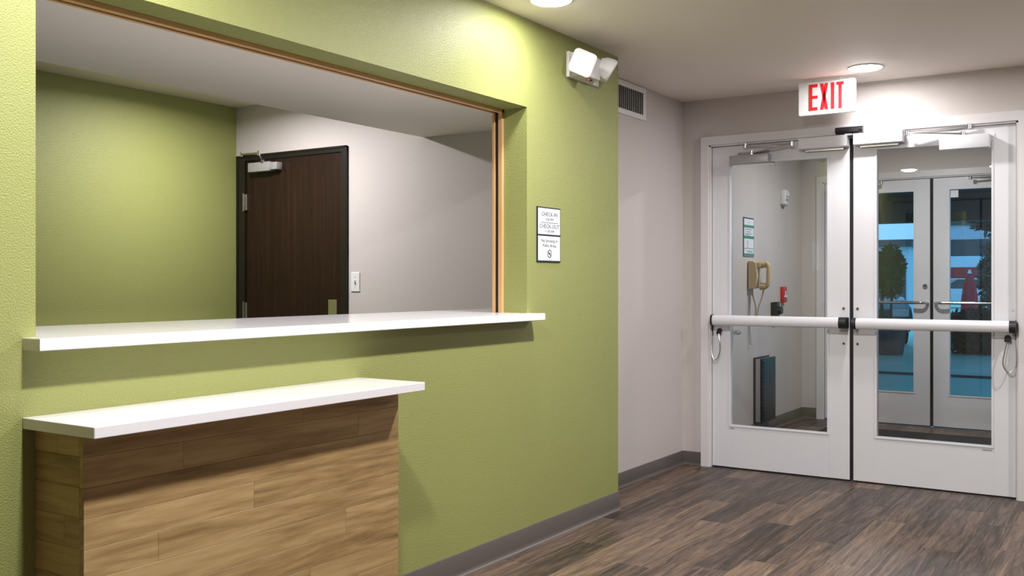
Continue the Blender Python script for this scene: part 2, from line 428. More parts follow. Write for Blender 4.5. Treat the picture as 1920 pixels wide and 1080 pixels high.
desk = thing('reception_desk', 'low oak-boarded desk built against the green wall', 'desk', (-2.69, -0.1, 0))
BX0, BX1, BY = -3.2967, -2.0937, -0.2125
obj('carcass', bx(BX0 + 0.018, BX1 - 0.004, BY + 0.018, 0.0, 0.0, 0.8495), SLAB, desk)
BH = 0.0765
z = 0.8495; row = 0
joints = {0: [-2.55], 1: [-3.0, -2.30], 2: [], 3: [-2.75], 4: [-3.08], 5: [-2.36], 6: [-2.93], 7: [-2.52], 8: [-3.12, -2.3], 9: [-2.7], 10: [-2.95], 11: []}
while z > 0.01:
    z0 = max(0.0, z - (0.058 if row == 0 else BH))
    xs = [BX0] + joints.get(row, []) + [BX1]
    for a, c in zip(xs, xs[1:]):
        pr_ = random.uniform(0, 0.0006)
        obj('board', bx(a + 0.0002, c - 0.0002, BY - pr_, BY + 0.019, z0 + 0.0003, z - 0.0003, bev=0.0006, seg=1), OAK, desk, loc=((a + c) / 2, BY, (z + z0) / 2))
    ys = [BY + 0.019, 0.0] if row % 3 else [BY + 0.019, -0.10 - 0.03 * (row % 2), 0.0]
    for a, c in zip(ys, ys[1:]):
        obj('end_board', bx(BX0, BX0 + 0.018, a + 0.0002, c - 0.0002, z0 + 0.0003, z - 0.0003, bev=0.0006, seg=1), OAK_Y, desk, loc=(BX0, (a + c) / 2, (z + z0) / 2))
    z = z0; row += 1

# ------------------------------------------------------------------ ceiling lights
def downlight(x, y, watts, label, r=0.082, group=None, z=CEIL, spread=180, name='downlight', lamp='lamp'):
    t = thing(name, label, 'ceiling light', (x, y, z), group)
    bm = bmesh.new(); n = 48
    prof = [(r + 0.016, 0.0), (r + 0.015, -0.004), (r + 0.010, -0.006), (r, -0.004), (r - 0.004, 0.0)]
    rings = [[bm.verts.new((x + q * math.cos(2 * PI * k / n), y + q * math.sin(2 * PI * k / n), z + dz)) for k in range(n)] for q, dz in prof]
    for a, b in zip(rings, rings[1:]):
        for k in range(n): bm.faces.new((a[k], a[(k + 1) % n], b[(k + 1) % n], b[k]))
    obj('trim_ring', bm, WHITEP, t, smooth=True)
    bm = bmesh.new(); rings = []
    for q, dz in ((r - 0.001, -0.002), (r * 0.985, -0.007), (r * 0.93, -0.011), (r * 0.75, -0.014), (r * 0.4, -0.016)):
        rings.append([bm.verts.new((x + q * math.cos(2 * PI * k / n), y + q * math.sin(2 * PI * k / n), z + dz)) for k in range(n)])
    for a, b in zip(rings, rings[1:]):
        for k in range(n): bm.faces.new((a[k], a[(k + 1) % n], b[(k + 1) % n], b[k]))
    bm.faces.new(rings[-1])
    obj('lens', bm, LAMP, t, smooth=True)
    ld = bpy.data.lights.new(lamp, 'AREA'); ld.shape = 'DISK'; ld.size = 1.4 * r
    ld.energy = watts; ld.color = LAMP_COL; ld.spread = math.radians(spread)
    lo = bpy.data.objects.new(lamp, ld); C.objects.link(lo); lo.parent = t; lo.location = (0, 0, -0.0175)
    return t
downlight(-1.12, -0.25, 3.6, 'lit round downlight in the ceiling close above the green wall', r=0.080)
downlight(0.99, -1.055, EXIT_W, 'lit round downlight in the ceiling right beside the exit sign')
# lamps of the same ceiling outside the picture; each is given by a shadow or reflection in the photograph
downlight(-3.19, -0.31, WASH_W, 'lit round downlight above the low oak desk, close to the green wall', r=0.080,
          name='desk_downlight_offscreen', lamp='desk_lamp_offscreen')            # mirrored in the exit door glass
downlight(-3.30, -1.14, ROW_W, 'lit round downlight out in the ceiling in front of the low oak desk',
          name='lobby_downlight_offscreen', lamp='lobby_lamp_offscreen')          # counter shadow at its desk end
downlight(-1.25, -1.14, ROW_W, 'lit round downlight out in the ceiling in front of the check-in sign',
          name='counter_downlight_offscreen', lamp='counter_lamp_offscreen')      # desk top shadow at its free end
downlight(0.70, -2.9, 15.0, 'lit round downlight in the lobby ceiling opposite the recessed greige wall',
          name='entry_downlight_offscreen', lamp='entry_lamp_offscreen')          # push bar shadows on the exit doors
# lamps hidden behind the soffit and behind the wall over the exit doors
downlight(-0.90, 2.13, OFFICE_W, 'lit round downlight in the office ceiling behind the soffit', spread=172)   # soffit shadow on the office side wall
downlight(2.85, -0.86, VEST_W, 'lit round downlight in the vestibule ceiling between the two pairs of doors')  # phone shadow, lit vestibule

# ------------------------------------------------------------------ exit doors
FX = 1.405           # room face of the frame
fr = thing('trim_4', 'white painted steel frame around the exit doors', 'door frame', (FX, -0.87, 0), kind='structure')
def frame(fr, fx, back, y0, y1, z1, face, mat):
    """frame with a face, a stepped rabbet and a stop; y0<y1 is the clear opening"""
    for ya, s in ((y1, 1), (y0, -1)):
        bm = bmesh.new()
        box(bm, fx, back, ya + s * 0.012, ya + s * face, 0, z1 + face, bev=0.0015)
        box(bm, fx + 0.012, back - 0.01, ya, ya + s * 0.014, 0, z1, bev=0.001)
        obj('jamb', bm, mat, fr)
    bm = bmesh.new()
    box(bm, fx + 0.0005, back, y0 - face, y1 + face, z1 + 0.010, z1 + face, bev=0.0015)
    box(bm, fx + 0.012, back - 0.01, y0, y1, z1, z1 + 0.012, bev=0.001)
    obj('head', bm, mat, fr)
frame(fr, FX, XE + 0.115, -1.772, 0.039, 2.122, 0.066, FRAMEW)
XD = 1.4404          # room face of the leaves

def leaf(name, label, ya, yb, gy0, gy1, gz0, gz1, ztop, xd, th, glass, mat, z0=0.010, lean=(0.0, 0.0)):
    """glazed leaf: stiles, rails, glazing beads and pane; ya<yb"""
    d = thing(name, label, 'door', (xd, (ya + yb) / 2, 0), kind='structure')
    obj('stile', bx(xd, xd + th, ya, gy0 - 0.012, z0, ztop, bev=0.0012), mat, d)
    obj('stile', bx(xd, xd + th, gy1 + 0.012, yb, z0, ztop, bev=0.0012), mat, d)
    obj('bottom_rail', bx(xd + 0.0006, xd + th - 0.0006, gy0 - 0.012, gy1 + 0.012, z0, gz0 - 0.010), mat, d)
    obj('top_rail', bx(xd + 0.0006, xd + th - 0.0006, gy0 - 0.012, gy1 + 0.012, gz1 + 0.010, ztop), mat, d)
    bm = bmesh.new()
    for (a, b_, c, e) in ((gy0 - 0.012, gy0, gz0 - 0.010, gz1 + 0.010), (gy1, gy1 + 0.012, gz0 - 0.010, gz1 + 0.010)):
        box(bm, xd - 0.004, xd + th + 0.004, a, b_, c, e, bev=0.001)
    for (c, e) in ((gz0 - 0.010, gz0), (gz1, gz1 + 0.010)):
        box(bm, xd - 0.004, xd + th + 0.004, gy0, gy1, c, e, bev=0.001)
    obj('glazing_bead', bm, mat, d)
    bm = bmesh.new()
    box(bm, xd - 0.0035 + th / 2, xd + th / 2 + 0.0035, gy0 - 0.008, gy1 + 0.008, gz0 - 0.008, gz1 + 0.008)
    cp = Vector((xd + th / 2, (gy0 + gy1) / 2, (gz0 + gz1) / 2))       # panes sit a hair out of plumb in their beads
    bmesh.ops.rotate(bm, verts=bm.verts[:], cent=cp, matrix=Matrix.Rotation(lean[0], 3, 'Z') @ Matrix.Rotation(lean[1], 3, 'Y'))
    obj('pane', bm, glass, d)
    return d

dl = leaf('door_1', 'white glazed exit door leaf beside the greige wall, phone seen through its glass', -0.853, 0.0357, -0.717, -0.0901, 0.2857, 2.000, 2.118, XD, 0.044, PANE, WHITE)
dr = leaf('door_2', 'white glazed exit door leaf with the outer doors seen through its glass', -1.768, -0.8754, -1.643, -1.0138, 0.288, 2.028, 2.120, XD, 0.044, PANE, WHITE, lean=(0.004, 0.0038))
obj('meeting_seal', bx(XD + 0.006, XD + 0.05, -0.8755, -0.8525, 0.010, 2.112), RUBBER, dl)
for d_, ya, yb in ((dl, -0.853, 0.0357), (dr, -1.768, -0.8754)):
    obj('door_sweep', bx(XD + 0.004, XD + 0.04, ya + 0.002, yb - 0.002, 0.001, 0.011), RUBBER, d_)

def pushbar(d, ya, yb, cap_a, cap_b, zc=0.974):
    """touch bar from ya to yb with black end caps of the given lengths"""
    def prof(r):                       # rounded bar section in x,z
        return [(1.352 + 0.020 - 0.020 * r * math.cos(a), zc + 0.033 * r * math.sin(a)) for a in [PI * k / 10 - PI / 2 for k in range(11)]] + [(1.398, zc + 0.033 * r), (1.398, zc - 0.033 * r)]
    bar = obj('push_bar', pr(prof(1.0), 'Y', ya + cap_a, yb - cap_b), WHITE, d, smooth=True)
    obj('rail_back', bx(1.392, 1.414, ya + cap_a, yb - cap_b, zc - 0.026, zc + 0.026), FRAMEW, bar)
    for a, b_ in ((ya, ya + cap_a), (yb - cap_b, yb)):
        bm = pr([(u, v) for u, v in prof(1.05)], 'Y', a, b_)
        box(bm, 1.395, XD + 0.002, a, b_, zc - 0.032, zc + 0.032, bev=0.002)
        obj('end_cap', bm, BLACK, bar)
    return bar
pushbar(dl, -0.8500, 0.0200, 0.0440, 0.0140, 0.976)
pushbar(dr, -1.7756, -0.8835, 0.034, 0.0255, 0.974)
for d_, y in ((dl, -0.8178), (dr, -0.9009)):
    for zz in (1.063, 0.847):
        s_ = obj('screw', cy((XD - 0.0035, y, zz), (XD + 0.002, y, zz), 0.0085, 16, 0.0095), STEEL, d_)
        obj('screw_socket', cy((XD - 0.0042, y, zz), (XD - 0.003, y, zz), 0.0045, 10), BLACK, s_)
obj('cover_cap', cy((XD - 0.003, -1.7493, 1.0718), (XD + 0.002, -1.7493, 1.0718), 0.009, 16), WHITE, dr)
obj('hinge_edge_plate', bx(XD - 0.004, XD + 0.003, 0.0300, 0.0375, 0.87, 1.012), BLACK, dl)
obj('hinge_edge_plate', bx(XD - 0.004, XD + 0.003, -1.772, -1.7655, 0.87, 1.012), BLACK, dr)
# armoured power cables looping from under each bar to the jamb side
def cable(d, pts, grip):
    gb = obj('cable_grip', cy((XD - 0.014, grip[0], grip[1]), (XD + 0.001, grip[0], grip[1]), 0.0165, 16), BLACK, d, smooth=True)
    obj('cable_nut', bx(XD - 0.028, XD - 0.012, grip[0] - 0.016, grip[0] + 0.016, grip[1] - 0.022, grip[1] - 0.006, bev=0.003), BLACK, gb)
    obj('cable', tb(spline(pts, 8), 0.0036, 8), STEEL, d, smooth=True)
cable(dl, [(1.418, -0.0160, 0.890), (1.408, -0.026, 0.840), (1.404, -0.030, 0.780), (1.400, -0.017, 0.730), (1.400, 0.004, 0.712), (1.404, 0.022, 0.740), (1.412, 0.031, 0.800), (1.424, 0.033, 0.90)], (-0.0160, 0.905))
cable(dr, [(1.418, -1.727, 0.895), (1.408, -1.714, 0.830), (1.402, -1.706, 0.772), (1.398, -1.718, 0.732), (1.398, -1.742, 0.717), (1.402, -1.765, 0.745), (1.410, -1.773, 0.800), (1.424, -1.768, 0.90)], (-1.727, 0.910))
lk = obj('lock_knob', cy((XD + 0.03, -0.112, 0.892), (XD + 0.085, -0.112, 0.892), 0.015, 18), STEEL, dl, smooth=True)
obj('thumb_turn', bx(XD + 0.083, XD + 0.098, -0.128, -0.096, 0.884, 0.900, bev=0.003), STEEL, lk)
# maker's plates
obj('maker_label', bx(XD - 0.001, XD + 0.002, -0.116, -0.086, 0.262, 0.268), GREYM, dl)
obj('maker_label', bx(XD - 0.001, XD + 0.002, -1.645, -1.595, 0.262, 0.268), GREYM, dr)

def closer(d, y0, y1, z0, z1, xf, xb, mat, arm, plate=None, cap=None):
    """surface closer: body, spindle cap and a two-piece arm; arm is a list of joints"""
    b_ = obj('door_closer', bx(xf, xb, y0, y1, z0, z1, bev=0.004), mat, d, smooth=True)
    if plate:
        obj('mounting_plate', bx(xb - 0.001, xb + 0.005, *plate, bev=0.001), mat, b_)
    for a, c in zip(arm, arm[1:]):
        dv = (Vector(c) - Vector(a)); w = dv.normalized().cross(Vector((0, 0, 1))).normalized() * 0.011
        bm = bmesh.new()
        q = [bm.verts.new(Vector(p) + s * w + Vector((0, 0, t * 0.004))) for p in (a, c) for s in (-1, 1) for t in (-1, 1)]
        for f in ((0, 1, 3, 2), (4, 6, 7, 5), (0, 4, 5, 1), (2, 3, 7, 6), (0, 2, 6, 4), (1, 5, 7, 3)): bm.faces.new([q[i] for i in f])
        obj('closer_arm', bm, STEEL, b_)
    for p in arm:
        obj('arm_pivot', cy((p[0], p[1], p[2] - 0.014), (p[0], p[1], p[2] + 0.014), 0.013, 16), STEEL, b_, smooth=True)
    if cap:
        obj('valve_cap', cy(cap[0], cap[1], 0.011, 14, 0.014), CHROME, b_, smooth=True)
    return b_
closer(dl, -0.362, -0.104, 1.991, 2.047, 1.372, XD - 0.004, GREYM, [(1.405, -0.245, 2.060), (1.355, -0.52, 2.092), (1.398, -0.205, 2.108)], plate=(-0.35, -0.14, 2.04, 2.072), cap=((1.39, -0.362, 1.985), (1.39, -0.405, 1.98)))
closer(dr, -1.641, -1.378, 1.990, 2.068, 1.360, XD - 0.004, WHITE, [(1.400, -1.50, 2.080), (1.350, -1.205, 2.100), (1.395, -1.535, 2.121)], plate=(-1.66, -1.215, 2.036, 2.072))

# magnetic locks under the head and the sensor on it
for (ya, yb, z0, z1, lab) in ((-0.855, -0.5585, 2.056, 2.119, 'white magnetic lock housing over the leaf whose glass shows the phone'), (-1.1752, -0.893, 2.059, 2.122, 'white magnetic lock housing over the leaf whose glass shows the outer doors')):
    t = thing('magnetic_lock', lab, 'door lock', (1.40, (ya + yb) / 2, z0))
    obj('housing', bx(1.362, 1.432, ya, yb, z0, z1 + 0.004, bev=0.002), WHITE, t)
    obj('armature_plate', bx(1.412, XD + 0.001, ya + 0.03, yb - 0.03, z0 - 0.014, z0 + 0.002, bev=0.001), STEEL, t)
t = thing('motion_sensor', 'black motion sensor on the frame head between the exit door leaves', 'sensor', (1.38, -0.865, 2.13))
bm = pr([(1.372 + 0.022 - 0.032 * math.cos(a), 2.153 + 0.0215 * math.sin(a)) for a in [PI * k / 12 - PI / 2 for k in range(13)]] + [(1.406, 2.1745), (1.406, 2.1315)], 'Y', -0.9462, -0.7848)
obj('housing', bm, BLACK, t, smooth=True)
obj('sensor_window', bx(1.3585, 1.364, -0.925, -0.865, 2.139, 2.150, bev=0.001), RUBBER, t)
obj('bracket', bx(1.375, 1.43, -0.887, -0.838, 2.118, 2.132, bev=0.002), ALU, t)

# ------------------------------------------------------------------ exit sign
t = thing('exit_sign', 'white exit sign with red EXIT letters hanging from the ceiling', 'exit sign', (1.17, -0.79, 2.22))
SY0, SY1, SZ0, SZ1 = -0.956, -0.626, 2.227, 2.4225
obj('body', pr(rrect(SY0, SY1, SZ0, SZ1, 0.008), 'X', 1.156, 1.186), emit_mat('exit_sign_face', (0.80, 0.79, 0.80, 1), 0.03), t)
obj('canopy', pr([(1.15, CEIL), (1.235, CEIL), (1.225, 2.424), (1.16, 2.424)], 'Y', -0.872, -0.695), WHITEP, t)
obj('stem', bx(1.164, 1.18, -0.81, -0.77, 2.418, 2.432), WHITEP, t)
def letter(strokes):
    bm = bmesh.new()
    for q in strokes:
        A = [bm.verts.new((1.1555, y, z)) for y, z in q]; B = [bm.verts.new((1.1535, y, z)) for y, z in q]
        n = len(q)
        bm.faces.new(A); bm.faces.new(list(reversed(B)))
        for i in range(n): bm.faces.new((A[i], A[(i + 1) % n], B[(i + 1) % n], B[i]))
    obj('letter', bm, RED, t)
LZ0, LZ1 = 2.2525, 2.4085
R4 = lambda a, b, c, d: [(a, c), (b, c), (b, d), (a, d)]
e0, e1 = -0.688, -0.739
letter([R4(e0, e0 - 0.020, LZ0, LZ1), R4(e0 - 0.0195, e1, LZ1 - 0.019, LZ1), R4(e0 - 0.0195, e1, 2.322, 2.340), R4(e0 - 0.0195, e1, LZ0, LZ0 + 0.019)])
x0, x1 = -0.755, -0.802
letter([[(x0, LZ1), (x0 - 0.019, LZ1), (x1, LZ0), (x1 + 0.019, LZ0)], [(x1, LZ1), (x1 + 0.019, LZ1), (x0, LZ0), (x0 - 0.019, LZ0)]])
letter([R4(-0.818, -0.838, LZ0, LZ1)])
letter([R4(-0.862, -0.881, LZ0, LZ1 - 0.018), R4(-0.850, -0.893, LZ1 - 0.0185, LZ1)])

# ------------------------------------------------------------------ emergency light on the green wall
t = thing('emergency_light', 'white twin-head emergency light high on the green wall end', 'emergency light', (-0.40, 0, 2.23))
obj('back_plate', bx(-0.557, -0.25, -0.016, 0.001, 2.236, 2.362, bev=0.002), WHITEP, t)
hs = obj('housing', pr([(-0.016, 2.240), (-0.078, 2.245), (-0.078, 2.352), (-0.016, 2.358)], 'X', -0.535, -0.352), WHITEP, t)
obj('indicator', cy((-0.43, -0.05, 2.2405), (-0.43, -0.05, 2.234), 0.011, 14), AMBER, hs)
obj('test_button', cy((-0.40, -0.05, 2.2425), (-0.40, -0.05, 2.236), 0.009, 14), BLACK, hs)
def lamp_head(c, d, roll, w=0.128, h=0.128, deep=0.085):
    d = Vector(d).normalized(); r = d.cross(Vector((0, 0, 1))).normalized(); u = r.cross(d)
    R = math.cos(roll) * r + math.sin(roll) * u; U = -math.sin(roll) * r + math.cos(roll) * u
    c = Vector(c)
    bm = bmesh.new(); rings = []
    for s, off in ((1.0, 0.0), (1.0, -0.016), (0.86, -0.05), (0.55, -deep)):
        rings.append([bm.verts.new(c + R * a * s + U * b * s + d * off) for a, b in rrect(-w / 2, w / 2, -h / 2, h / 2, 0.022, 5)])
    n = len(rings[0])
    for a, b in zip(rings, rings[1:]):
        for k in range(n): bm.faces.new((a[k], a[(k + 1) % n], b[(k + 1) % n], b[k]))
    bm.faces.new(rings[0]); bm.faces.new(list(reversed(rings[-1])))
    hd = obj('lamp_head', bm, WHITEP, t, smooth=True)
    bm = bmesh.new(); rings = []
    for s, off in ((0.985, -0.002), (0.96, 0.005), (0.80, 0.008)):
        rings.append([bm.verts.new(c + R * a * s + U * b * s + d * off) for a, b in rrect(-w / 2, w / 2, -h / 2, h / 2, 0.022, 5)])
    for a, b in zip(rings, rings[1:]):
        for k in range(n): bm.faces.new((a[k], a[(k + 1) % n], b[(k + 1) % n], b[k]))
    bm.faces.new(rings[-1])
    obj('lens', bm, LENS, hd, smooth=True)
    bm = bmesh.new(); cyl(bm, c - d * (deep - 0.01), c - d * (deep + 0.03), 0.022, 18)
    obj('swivel', bm, WHITEP, hd, smooth=True)
lamp_head((-0.594, -0.112, 2.284), (-0.80, -0.56, -0.20), 0.38, 0.118, 0.118)
lamp_head((-0.290, -0.105, 2.293), (0.46, -0.70, -0.54), 0.0, 0.116, 0.116, 0.075)

# ------------------------------------------------------------------ air vent on the greige wall
t = thing('air_vent', 'white wall vent with upright slats high on the greige wall', 'vent', (0.6, YG, 2.23))
VX0, VX1, VZ0, VZ1 = 0.40, 0.843, 2.232, 2.4315
obj('vent_backing', bx(VX0 + 0.01, VX1 - 0.01, YG - 0.002, YG + 0.001, VZ0 + 0.01, VZ1 - 0.01), RUBBER, t)
bm = bmesh.new()
for a in ((VX0, VX0 + 0.035, VZ0, VZ1), (VX1 - 0.035, VX1, VZ0, VZ1), (VX0 + 0.035, VX1 - 0.035, VZ0, VZ0 + 0.032), (VX0 + 0.035, VX1 - 0.035, VZ1 - 0.032, VZ1)):
    box(bm, a[0], a[1], YG - 0.010, YG + 0.001, a[2], a[3], bev=0.0015)
obj('vent_frame', bm, WHITEP, t)
k = VX0 + 0.045
while k < VX1 - 0.040:
    bm = bmesh.new()
    q = [bm.verts.new(p) for p in ((k, YG - 0.009, VZ0 + 0.03), (k + 0.004, YG - 0.009, VZ0 + 0.03), (k + 0.012, YG - 0.001, VZ0 + 0.03), (k + 0.008, YG - 0.001, VZ0 + 0.03),
                                 (k, YG - 0.009, VZ1 - 0.03), (k + 0.004, YG - 0.009, VZ1 - 0.03), (k + 0.012, YG - 0.001, VZ1 - 0.03), (k + 0.008, YG - 0.001, VZ1 - 0.03))]
    for f in ((0, 1, 2, 3), (4, 7, 6, 5), (0, 4, 5, 1), (1, 5, 6, 2), (2, 6, 7, 3), (3, 7, 4, 0)): bm.faces.new([q[i] for i in f])
    obj('slat', bm, WHITEP, t)
    k += 0.0255

# ------------------------------------------------------------------ check-in sign
t = thing('wall_sign', 'white check-in and no smoking sign with dark border on the green wall', 'sign', (-0.73, 0, 1.32))
GX0, GX1 = -0.838, -0.624
obj('backing', bx(GX0, GX1, -0.006, 0.001, 1.321, 1.5815, bev=0.001), NAVY, t)
obj('upper_panel', bx(GX0 + 0.006, GX1 - 0.007, -0.0075, -0.004, 1.452, 1.575, bev=0.0005), SIGNW, t)
obj('lower_panel', bx(GX0 + 0.006, GX1 - 0.007, -0.0075, -0.004, 1.3275, 1.4435, bev=0.0005), SIGNW, t)
cxs = (GX0 + GX1) / 2
for txt, zz, sz in (('CHECK-IN', 1.5470, 0.027), ('3:00 PM', 1.5225, 0.019), ('CHECK-OUT', 1.4895, 0.027), ('11:00 AM', 1.4665, 0.019), ('No Smoking in', 1.4215, 0.021), ('Public Areas', 1.3985, 0.021)):
    bm = text_bm(txt, sz, (cxs, -0.0076, zz), (1, 0, 0), (0, 0, 1), 0.0006, squeeze=1.18)
    obj('lettering', bm, NAVY, t)
obj('divider_line', bx(GX0 + 0.03, GX1 - 0.03, -0.0082, -0.0074, 1.5065, 1.5085), NAVY, t)
bm = bmesh.new(); n = 28; c0 = (cxs, 1.3605)
ring = lambda r, y: [bm.verts.new((c0[0] + r * math.cos(2 * PI * k / n), y, c0[1] + r * math.sin(2 * PI * k / n))) for k in range(n)]
ra, rb = ring(0.0195, -0.0082), ring(0.0155, -0.0082)
for k in range(n): bm.faces.new((ra[k], ra[(k + 1) % n], rb[(k + 1) % n], rb[k]))
d45 = 0.0125
for p in ([(-d45 - .0015, d45 - .0015), (-d45 + .0015, d45 + .0015), (d45 + .0015, -d45 + .0015), (d45 - .0015, -d45 - .0015)], [(-0.011, -0.002), (0.009, -0.002), (0.009, 0.0025), (-0.011, 0.0025)]):
    bm.faces.new([bm.verts.new((c0[0] + a, -0.0083, c0[1] + b)) for a, b in p])
obj('no_smoking_symbol', bm, NAVY, t)

# ------------------------------------------------------------------ office door, closer, switch
fo = thing('trim_5', 'espresso painted frame around the dark office door', 'door frame', (XI, 2.4, 0), kind='structure')
for ya, yb in ((1.883, 1.932), (2.828, 2.909)):
    bm = bmesh.new(); box(bm, XI - 0.016, XI + 0.06, ya, yb, 0, 2.097, bev=0.002)
    if ya < 2: box(bm, XI - 0.022, XI - 0.01, ya, ya + 0.014, 0, 2.097, bev=0.002)
    else: box(bm, XI - 0.022, XI - 0.01, yb - 0.014, yb, 0, 2.097, bev=0.002)
    obj('jamb', bm, DARKFRAME, fo)
bm = bmesh.new(); box(bm, XI - 0.0155, XI + 0.06, 1.883, 2.909, 2.060, 2.097, bev=0.002); box(bm, XI - 0.022, XI - 0.01, 1.883, 2.909, 2.085, 2.0985, bev=0.002)
obj('head', bm, DARKFRAME, fo)
do = thing('door_3', 'dark stained wooden door in the office side wall', 'door', (XI, 2.38, 0), kind='structure')
obj('slab', bx(XI - 0.004, XI + 0.04, 1.934, 2.826, 0.008, 2.057, bev=0.001), DARKDOOR, do)
for zz in (1.775, 1.03, 0.30):
    hg = obj('hinge', cy((XI - 0.022, 2.862 - 0.03, zz - 0.062), (XI - 0.022, 2.862 - 0.03, zz + 0.062), 0.0075, 12), STEEL, do, smooth=True)
    obj('hinge_leaf', bx(XI - 0.017, XI - 0.004, 2.803, 2.829, zz - 0.055, zz + 0.055), STEEL, hg)
obj('lock_plate', bx(XI - 0.008, XI - 0.003, 1.975, 2.050, 0.90, 1.112, bev=0.001), ALU, do)
cb = obj('door_closer', bx(XI - 0.064, XI - 0.003, 2.535, 2.745, 1.972, 2.036, bev=0.006), GREYM, do, smooth=True)
obj('end_cap', bx(XI - 0.060, XI - 0.003, 2.47, 2.536, 1.978, 2.030, bev=0.008), GREYM, cb, smooth=True)
for a, c in (((XI - 0.04, 2.62, 2.050), (XI - 0.13, 2.56, 2.082)), ((XI - 0.13, 2.56, 2.082), (XI - 0.03, 2.84, 2.105))):
    obj('closer_arm', tb([a, c], 0.008, 8), STEEL, cb, smooth=True)
    obj('arm_pivot', cy((c[0], c[1], c[2] - 0.016), (c[0], c[1], c[2] + 0.016), 0.012, 14), CHROME, cb, smooth=True)
obj('arm_pivot', cy((XI - 0.04, 2.62, 2.034), (XI - 0.04, 2.62, 2.058), 0.013, 14), CHROME, cb, smooth=True)
t = thing('light_switch', 'white toggle light switch beside the dark office door', 'light switch', (XI, 1.82, 1.165))
obj('plate', bx(XI - 0.006, XI + 0.001, 1.783, 1.856, 1.1655, 1.287, bev=0.0025), WHITEP, t)
obj('slot', bx(XI - 0.0066, XI - 0.005, 1.814, 1.825, 1.2145, 1.238), GREYM, t)
bm = bmesh.new(); q = box(bm, XI - 0.017, XI - 0.005, 1.8155, 1.8235, 1.222, 1.234)
obj('toggle', bm, WHITEP, t)
for zz in (1.195, 1.258):
    obj('screw', cy((XI - 0.0068, 1.8195, zz), (XI - 0.005, 1.8195, zz), 0.003, 8), STEEL, t)

# ------------------------------------------------------------------ vestibule things on the greige wall
t = thing('wall_telephone', 'beige wall telephone with handset and coiled cord in the vestibule', 'telephone', (2.74, YG, 1.17))
obj('wall_plate', bx(2.695, 2.805, YG - 0.008, YG + 0.001, 1.180, 1.375, bev=0.002), BLACK, t)
obj('body', pr([(YG - 0.007, 1.172), (YG - 0.050, 1.178), (YG - 0.066, 1.200), (YG - 0.076, 1.28), (YG - 0.064, 1.375), (YG - 0.045, 1.388), (YG - 0.007, 1.390)], 'X', 2.69, 2.81), BEIGE, t, smooth=True)
obj('cradle', bx(2.715, 2.785, YG - 0.095, YG - 0.060, 1.335, 1.380, bev=0.006), BEIGE, t, smooth=True)
hp = spline([(2.75, YG - 0.096, 1.372), (2.75, YG - 0.128, 1.375), (2.75, YG - 0.146, 1.35), (2.75, YG - 0.148, 1.28), (2.75, YG - 0.144, 1.215), (2.75, YG - 0.124, 1.188), (2.75, YG - 0.096, 1.190)], 6)
hset = obj('handset', tb(hp, 0.0165, 12), BEIGE, t, smooth=True)
for zz, s in ((1.363, -1), (1.193, 1)):
    obj('ear_cup', cy((2.75, YG - 0.084, zz), (2.75, YG - 0.128, zz), 0.030, 20, 0.024), BEIGE, hset, smooth=True)
cc = []
path = spline([(2.75, YG - 0.110, 1.172), (2.75, YG - 0.098, 1.11), (2.75, YG - 0.070, 1.03), (2.75, YG - 0.058, 0.95), (2.75, YG - 0.050, 0.905), (2.75, YG - 0.045, 0.95), (2.75, YG - 0.046, 1.03), (2.75, YG - 0.025, 1.11), (2.75, YG - 0.018, 1.175)], 40)
for i, p in enumerate(path):
    a = i * 1.05
    cc.append(p + Vector((0.0065 * math.cos(a), 0.0065 * math.sin(a), 0)))
obj('coiled_cord', tb(cc, 0.0026, 5), BEIGE, t, smooth=True)
obj('line_cable', tb(spline([(2.70, YG - 0.006, 1.18), (2.70, YG - 0.005, 1.0), (2.70, YG - 0.006, 0.86), (2.705, YG - 0.012, 0.76), (2.72, YG - 0.02, 0.735), (2.73, YG - 0.012, 0.78), (2.725, YG - 0.006, 0.88)], 8), 0.0026, 6), GREYM, t, smooth=True)

t = thing('notice_board', 'tall white notice with green bands above the vestibule telephone', 'sign', (2.7, YG, 1.42))
NX0, NX1, NZ0, NZ1 = 2.591, 2.825, 1.424, 1.731
obj('backing', bx(NX0, NX1, YG - 0.005, YG + 0.001, NZ0, NZ1, bev=0.001), NAVY, t)
obj('sheet', bx(NX0 + 0.010, NX1 - 0.010, YG - 0.0062, YG - 0.004, NZ0 + 0.004, NZ1 - 0.010), SIGNW, t)
for a, b_ in ((1.652, 1.672), (1.566, 1.588), (1.430, 1.450)):
    obj('green_band', bx(NX0 + 0.002, NX1 - 0.002, YG - 0.0072, YG - 0.005, a, b_), SGREEN, t)
for zz, a, b_ in ((1.693, .10, .13), (1.638, .03, .18), (1.620, .05, .16), (1.604, .03, .19), (1.595, .04, .12), (1.545, .07, .10), (1.530, .07, .11), (1.515, .07, .10), (1.500, .07, .10), (1.489, .01, .22), (1.470, .06, .20), (1.460, .09, .20)):
    obj('print_line', bx(NX0 + a, NX0 + b_, YG - 0.0068, YG - 0.005, zz - 0.0018, zz + 0.0018), NAVY, t)

t = thing('fire_alarm_pull', 'red fire alarm pull station on the vestibule wall', 'fire alarm', (3.53, YG, 1.053))
obj('body', bx(3.497, 3.585, YG - 0.030, YG + 0.001, 1.053, 1.186, bev=0.004), REDP, t, smooth=True)
obj('pull_handle', bx(3.512, 3.570, YG - 0.040, YG - 0.028, 1.095, 1.112, bev=0.002), WHITEP, t)
obj('grip_stem', bx(3.535, 3.547, YG - 0.036, YG - 0.028, 1.112, 1.150, bev=0.001), WHITEP, t)
obj('lower_lip', bx(3.505, 3.577, YG - 0.034, YG - 0.028, 1.062, 1.072, bev=0.001), REDP, t)

